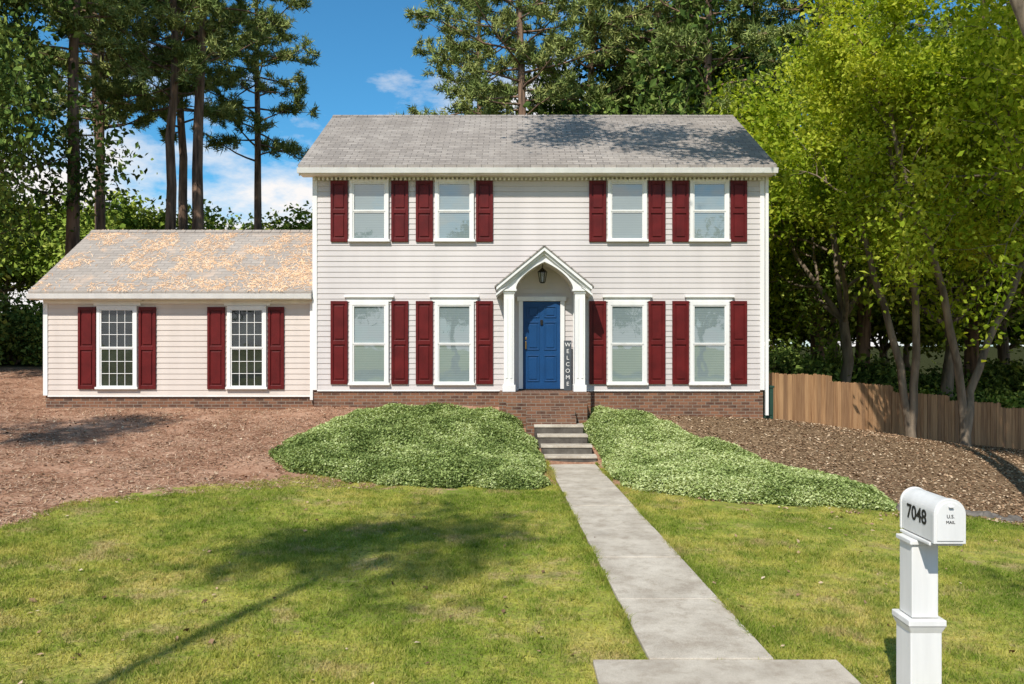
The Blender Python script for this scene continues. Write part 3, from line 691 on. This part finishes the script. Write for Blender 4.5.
# right side
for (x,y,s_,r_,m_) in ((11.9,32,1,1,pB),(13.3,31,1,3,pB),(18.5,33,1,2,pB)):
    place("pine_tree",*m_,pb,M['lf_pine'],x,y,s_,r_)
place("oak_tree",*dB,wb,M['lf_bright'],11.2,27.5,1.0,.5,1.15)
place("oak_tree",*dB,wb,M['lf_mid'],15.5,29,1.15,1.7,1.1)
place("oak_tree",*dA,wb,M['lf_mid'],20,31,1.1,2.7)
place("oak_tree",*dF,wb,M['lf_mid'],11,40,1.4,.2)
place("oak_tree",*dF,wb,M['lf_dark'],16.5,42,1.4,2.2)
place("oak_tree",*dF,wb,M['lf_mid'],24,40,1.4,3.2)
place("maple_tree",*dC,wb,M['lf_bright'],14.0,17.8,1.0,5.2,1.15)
def stemtree(name,seed,stems,nl,leaf,i0,r0,Lr,mat,clip=None,sig=.24,depth=2):
    R=np.random.default_rng(seed); T=Tubes(); tips=[]
    for st in stems:
        pts=np.array(st,float); t0=np.linspace(0,1,len(pts)); t1=np.linspace(0,1,14)
        Q=np.stack([np.interp(t1,t0,pts[:,i]) for i in range(3)],1); Q[1:-1]=(Q[:-2]+Q[1:-1]*2+Q[2:])/4; Q[2:-1]+=R.normal(0,.03,(11,3))
        rad=np.linspace(r0,r0*.38,14); rad[0]=r0*1.35; T.add(Q,rad,8)
        for i in range(i0,14):
            d=unit(R.normal(0,1,3)*np.array([1,1,.3])+np.array([0,0,.55])+unit(Q[i]-Q[i-1])*.5)
            grow(T,Q[i],d,R.uniform(*Lr),rad[i]*.55,2,4,tips,R,.15,.9,4)
    tips=np.array(tips); C=tips[R.integers(0,len(tips),nl)]+R.normal(0,sig,(nl,3))
    if clip is not None: C=C[clip(C)]
    o=obj(name,T.mesh(name+"_wood"),mat=wb); obj("foliage",leafmesh(name+"_lv",C,leaf,R,rnd=clumpr(C,R,seed)),o,mat); return o
def imgstem(b,st): 
    bz=h1(*b); return [(b[0],b[1],bz-.25)]+[(gx(a,b[1]+dy),b[1]+dy,gz(c,b[1]+dy)) for a,c,dy in st]
b1=(gx(911,21.3),21.3); b2=(gx(965,20.8),20.8)
cl1=lambda C:(C[:,2]>4.0+1.2*vnoise(C[:,0],C[:,1],1.2))&((C[:,0]>6.9)|(C[:,2]>7.2))
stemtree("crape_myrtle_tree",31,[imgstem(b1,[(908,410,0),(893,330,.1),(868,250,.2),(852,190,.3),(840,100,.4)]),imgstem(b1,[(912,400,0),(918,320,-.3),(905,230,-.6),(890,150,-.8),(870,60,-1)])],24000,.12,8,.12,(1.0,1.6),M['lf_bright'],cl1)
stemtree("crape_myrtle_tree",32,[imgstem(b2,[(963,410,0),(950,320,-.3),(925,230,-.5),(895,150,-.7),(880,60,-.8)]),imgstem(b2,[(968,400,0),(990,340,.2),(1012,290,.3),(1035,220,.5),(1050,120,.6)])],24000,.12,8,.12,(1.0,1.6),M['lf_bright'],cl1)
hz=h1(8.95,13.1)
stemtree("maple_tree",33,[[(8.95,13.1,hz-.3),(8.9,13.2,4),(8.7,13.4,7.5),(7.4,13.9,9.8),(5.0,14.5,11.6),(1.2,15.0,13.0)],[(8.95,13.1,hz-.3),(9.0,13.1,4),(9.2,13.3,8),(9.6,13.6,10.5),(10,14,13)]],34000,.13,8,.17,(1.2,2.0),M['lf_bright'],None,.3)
# street trees: dappled shade on the lawn and mulch
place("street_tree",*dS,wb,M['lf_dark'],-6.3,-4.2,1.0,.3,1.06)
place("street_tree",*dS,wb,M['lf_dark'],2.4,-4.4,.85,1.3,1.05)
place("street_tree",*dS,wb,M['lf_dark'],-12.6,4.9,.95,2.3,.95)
row=empty("added_reflection_trees")  # unseen trees added behind the camera for the window glass to mirror
for i,(x,y) in enumerate(((-26,-34),(-15,-36),(-5,-33),(6,-38),(17,-35),(28,-37))):
    place("tree",*dF,wb,M['lf_dark'],x,y,1.2,i,1,row)
# distant woods
dist=empty("distant_trees"); R=np.random.default_rng(5)
for i in range(34):
    x=-60+120*i/33+R.normal(0,1.5); y=R.uniform(56,72)
    sc_=R.uniform(.95,1.2)*(.85 if -30<x<-8 else 1)
    place("tree",*dF,wb,M['lf_dark'] if i%3 else M['lf_mid'],x,y,sc_,R.uniform(0,6),1,dist)
for i in range(22):
    x=-34+68*i/21+R.normal(0,1); y=R.uniform(46,52)
    sc_=R.uniform(.85,1.05)*(.92 if -24<x<-8 else 1)
    place("tree",*dF,wb,M['lf_mid'] if (i%2 or x<-8) else M['lf_dark'],x,y,sc_,R.uniform(0,6),.95,dist)
def shrubmesh(seed,nl=7000,leaf=.11):
    R=np.random.default_rng(seed); T=Tubes(); tips=[]
    for k in range(7):
        a=k*.9; grow(T,np.array([0,0,0.]),unit(np.array([np.cos(a)*.8,np.sin(a)*.8,.9])),.7,.03,2,4,tips,R,.2,.9,4)
    tips=np.array(tips); C=tips[R.integers(0,len(tips),nl)]+R.normal(0,.16,(nl,3)); C[:,2]=np.abs(C[:,2])
    return T.mesh("shrub_wood"),leafmesh("shrub_leaves",C,leaf,R)
sh=[shrubmesh(41),shrubmesh(42)]
und=empty("undergrowth")
for i in range(70):
    if i<42: x=6.8+20*((i*.618)%1); y=24.5+(x-6.8)*.42+R.uniform(1.5,8)
    elif i<62: x=R.uniform(-30,-15); y=R.uniform(26,38)
    else: x=R.uniform(-15,-10); y=R.uniform(30,38)
    place("shrub",*sh[i%2],wb,M['lf_dark'] if i%3 else M['lf_mid'],x,y,R.uniform(1.0,1.8),R.uniform(0,6),1,und)
for i,(x,y,s_) in enumerate(((11.3,25.6,.9),(12.6,26,1.0),(14,26.4,1.0),(16,27.2,1.1),(17.6,27.8,1.1),(10.2,25.2,.7))):
    place("shrub",*sh[i%2],wb,M['lf_mid'] if i%2 else M['lf_dark'],x,y,s_,i)

# ------------------------------------------------------------ groundcover beds
def inpoly(x,y,P_):
    P_=np.asarray(P_); c=np.zeros(x.shape,bool); j=len(P_)-1
    for i in range(len(P_)):
        xi,yi=P_[i];xj,yj=P_[j]
        c^=((yi>y)!=(yj>y))&(x<(xj-xi)*(y-yi)/(yj-yi+1e-12)+xi); j=i
    return c
def edged(x,y,P_):
    P_=np.asarray(P_); d=np.full(x.shape,9e9)
    for i in range(len(P_)):
        a=P_[i];b=P_[(i+1)%len(P_)]; ab=b-a; t_=np.clip(((x-a[0])*ab[0]+(y-a[1])*ab[1])/(ab@ab+1e-12),0,1)
        d=np.minimum(d,np.hypot(x-a[0]-t_*ab[0],y-a[1]-t_*ab[1]))
    return d
bedL=[ground_at(*q) for q in [(272,456),(285,472),(330,481),(400,486),(480,489),(546,489)]]+[(.62,14.9),(.62,15.9),(.5,16.5),(.25,17.2),(.1,17.8),(-.35,18.2),(-2.6,18.3)]+[ground_at(*q) for q in [(350,420),(310,436)]]
bedR=[(1.72,18.6),(1.40,17.3),(1.62,16.2),(1.70,15.4)]+[ground_at(*q) for q in [(628,492),(700,500),(790,508),(850,510),(905,512),(870,498),(800,478),(740,456),(690,438)]]+[(3.2,18.3)]
def bed(name,P_,seed,nl,th_):
    R=np.random.default_rng(seed); P_=np.array(P_); lo=P_.min(0)-.15; hi=P_.max(0)+.15
    def thick(x,y):
        ins=inpoly(x,y,P_); d=edged(x,y,P_)*np.where(ins,1,-1)+(vnoise(x,y,3.0,9)-.5)*.28
        t_=np.clip(d/.75,0,1); return d,np.sqrt(t_*(2-t_))*th_*(.6+.5*vnoise(x,y,1.3,2)+.5*vnoise(x,y,4.5,4))
    g=np.arange(lo[0],hi[0],.09); g2=np.arange(lo[1],hi[1],.09); X,Y=np.meshgrid(g,g2); d,t_=thick(X,Y); Z=height(X,Y)+t_-.07
    Z=np.where(d<=0.02,Z-.15,Z); idx=np.arange(X.size).reshape(X.shape)
    Fq=np.stack([idx[:-1,:-1],idx[:-1,1:],idx[1:,1:],idx[1:,:-1]],-1).reshape(-1,4)
    keep=(d.ravel()[Fq]>-.05).any(1)
    o=obj(name,mesh_np(name+"_base",np.stack([X,Y,Z],-1).reshape(-1,3),Fq[keep],{'rnd':np.full(X.size,.05)},True),mat=M['lf_cover'])
    x=R.uniform(lo[0],hi[0],nl*2); y=R.uniform(lo[1],hi[1],nl*2); d,t_=thick(x,y); k=d>0; x,y,t_,d=x[k][:nl],y[k][:nl],t_[k][:nl],d[k][:nl]
    z=height(x,y)+t_*R.uniform(.75,1.0,len(x))+R.uniform(-.04,.045,len(x))
    C=np.stack([x,y,z],1); rn=np.clip(R.random(len(x))*.6+.6*vnoise(x,y,2.2,7)-.08+(R.random(len(x))<.08)*.3,0,1)
    obj("leaves",leafmesh(name+"_lv",C,.042,R,.8,.6,rn),o,M['lf_cover']); return o
bed("groundcover_bed",bedL,51,165000,.26)
bed("groundcover_bed",bedR,52,135000,.23)

# ------------------------------------------------------------ grass
def scatter(nn,x0f,x1f,y0,y1,R,pw=1.0):
    y=y0+(y1-y0)*R.random(nn)**pw; x=x0f(y)+(x1f(y)-x0f(y))*R.random(nn); return x,y
R=np.random.default_rng(61)
x,y=scatter(520000,lambda y:-.66*y-.8,lambda y:.66*y+.8,4.78,16.5,R,.95)
k=(y<lawnY(x)+(vnoise(x,y,1.0,3)-.5)*2.2+(vnoise(x,y,4,3)-.5)*1.0)
onw=(np.abs(x-walkx(y))<.455+.04*(vnoise(x,y,9)-.6))&(y>5.97); ons=(x>.6)&(x<2.36)&(y<5.96); k&=~onw&~ons
k&=~(inpoly(x,y,bedL)&(edged(x,y,np.array(bedL))>.15))&~(inpoly(x,y,bedR)&(edged(x,y,np.array(bedR))>.15))
k&=(vnoise(x,y,1.3,12)*.6+vnoise(x,y,6,1)*.4)>R.random(len(x))*.60+.08
x,y=x[k],y[k]; nb=len(x)
hh=R.uniform(.014,.042,nb)*(.6+.9*vnoise(x,y,2,8))
ne=16000; ye=R.uniform(5.98,15.8,ne); sd_=np.where(R.random(ne)<.5,-1,1); xe=walkx(ye)+sd_*(.455+R.exponential(.03,ne)); he=R.uniform(.03,.075,ne)*vnoise(xe*0+sd_,ye,3.0,2)*1.3
nw=700; xw=R.uniform(-6,6,nw); yw=R.uniform(5,13.5,nw); kw=(np.abs(xw-walkx(yw))>.6)&~((xw>.5)&(xw<2.45)&(yw<6))&(yw<lawnY(xw)-.5); xw,yw=xw[kw],yw[kw]
xw=np.repeat(xw,14)+R.normal(0,.025,len(xw)*14); yw=np.repeat(yw,14)+R.normal(0,.025,len(yw)*14); hw2=R.uniform(.03,.075,len(xw))
x=np.concatenate([x,xe,xw]); y=np.concatenate([y,ye,yw]); hh=np.concatenate([hh,he,hw2]); nb=len(x); z=height(x,y)
a=R.uniform(0,2*np.pi,nb); wd_=R.uniform(.003,.006,nb)*(1+y*.04)
ln=R.normal(0,.6,(nb,2))*hh[:,None]
V=np.stack([np.stack([x-np.cos(a)*wd_,y-np.sin(a)*wd_,z-.004],1),np.stack([x+np.cos(a)*wd_,y+np.sin(a)*wd_,z-.004],1),np.stack([x+ln[:,0],y+ln[:,1],z+hh],1)],1).reshape(-1,3)
rr=R.random(nb); rr[-len(xw):]=.75+.25*rr[-len(xw):]
obj("lawn_grass",mesh_np("lawn_grass",V,np.arange(nb*3).reshape(-1,3),{'rnd':np.repeat(rr,3)}),mat=M['grass'])

# ------------------------------------------------------------ litter
def needles(name,x,y,z,R,L=.13,w=.004,mat=None,parent=None,dzs=.008,slope=0.0):
    nn=len(x); a=R.uniform(0,2*np.pi,nn); l=L*R.uniform(.6,1.2,nn)/2; dx,dy=np.cos(a)*l,np.sin(a)*l; px_,py2=-np.sin(a)*w,np.cos(a)*w
    dz=R.normal(0,dzs,nn)+dy*slope; ez=py2*slope
    V=np.stack([np.stack([x-dx-px_,y-dy-py2,z-dz-ez],1),np.stack([x+dx-px_,y+dy-py2,z+dz-ez],1),np.stack([x+dx+px_,y+dy+py2,z+dz+ez],1),np.stack([x-dx+px_,y-dy+py2,z-dz+ez],1)],1).reshape(-1,3)
    return obj(name,mesh_np(name,V,np.arange(nn*4).reshape(-1,4),{'rnd':np.repeat(R.random(nn),4)}),parent,mat)
def outhouse(x,y): return ~((x>X0-.1)&(x<X1+.1)&(y>18.95)&(y<26))&~((x>VX0-.1)&(x<X0)&(y>19.15)&(y<25))
nn=130000; x,y=scatter(nn,lambda y:-.68*y-1,lambda y:0*y-2.2,9.5,25,R)
k=(y>lawnY(x)-.2+(vnoise(x,y,3)-.5)*1.6)&outhouse(x,y)&~inpoly(x,y,bedL)&(vnoise(x,y,1.3,5)>R.random(nn)*.9); x,y=x[k],y[k]
needles("pine_straw_mulch",x,y,height(x,y)+.010,R,.12,.004,M['straw'])
nn=50000; x,y=scatter(nn,lambda y:0*y+2.5,lambda y:.7*y+2,11,26,R); k=(y>lawnY(x)-.3+(vnoise(x,y,3)-.5)*1.6)&outhouse(x,y)&~inpoly(x,y,bedR)&((x<6.3)|(y<20.6+(x-6.35)*.487)); x,y=x[k],y[k]
x2,y2=scatter(6500,lambda y:-.68*y-1,lambda y:0*y-2,10,23,R); k=(y2>lawnY(x2))&outhouse(x2,y2)&~inpoly(x2,y2,bedL); x=np.append(x,x2[k]); y=np.append(y,y2[k])
x2,y2=scatter(350,lambda y:-.66*y,lambda y:.66*y,5,14,R); x=np.append(x,x2); y=np.append(y,y2)
obj("fallen_leaves",leafmesh("fallen_leaves",np.stack([x,y,height(x,y)+.02],1),.045,R,1.6,.7),mat=M['deadleaf'])
nn=16000; x=R.uniform(VRX0+.05,X0-.05,nn); u=R.random(nn); k=(vnoise(x*.8,u*3,2.5,3)*.40+vnoise(x,u*3,7,6)*.25+.35*R.random(nn)+.10*(x>X0-1.0))>.60; x,u=x[k],u[k]
needles("roof_pine_straw",x,VEY+u*(VRY-VEY),VEZ+u*(VRZ-VEZ)+.010,R,.12,.006,M['rstraw'],house,.002,(VRZ-VEZ)/(VRY-VEY))
import bmesh
bm=bmesh.new()
for i in range(34):
    q=ground_at(835+i*5.6+random.uniform(-2,2),503+i*.55+random.uniform(-1,2))
    s_=random.uniform(.05,.11)
    g=bmesh.ops.create_icosphere(bm,subdivisions=2,radius=s_,matrix=Matrix.Translation((q[0],q[1],h1(*q)+s_*.25))@Matrix.Rotation(random.uniform(0,3),4,'Z')@Matrix.Diagonal((1.5,1,.65,1)))
    for v in g['verts']: v.co+=Vector((random.uniform(-1,1),random.uniform(-1,1),random.uniform(-1,1)))*s_*.16
me=bpy.data.meshes.new("stone_edging"); bm.to_mesh(me); bm.free(); obj("stone_edging",me,mat=M['rock'])
print("done")
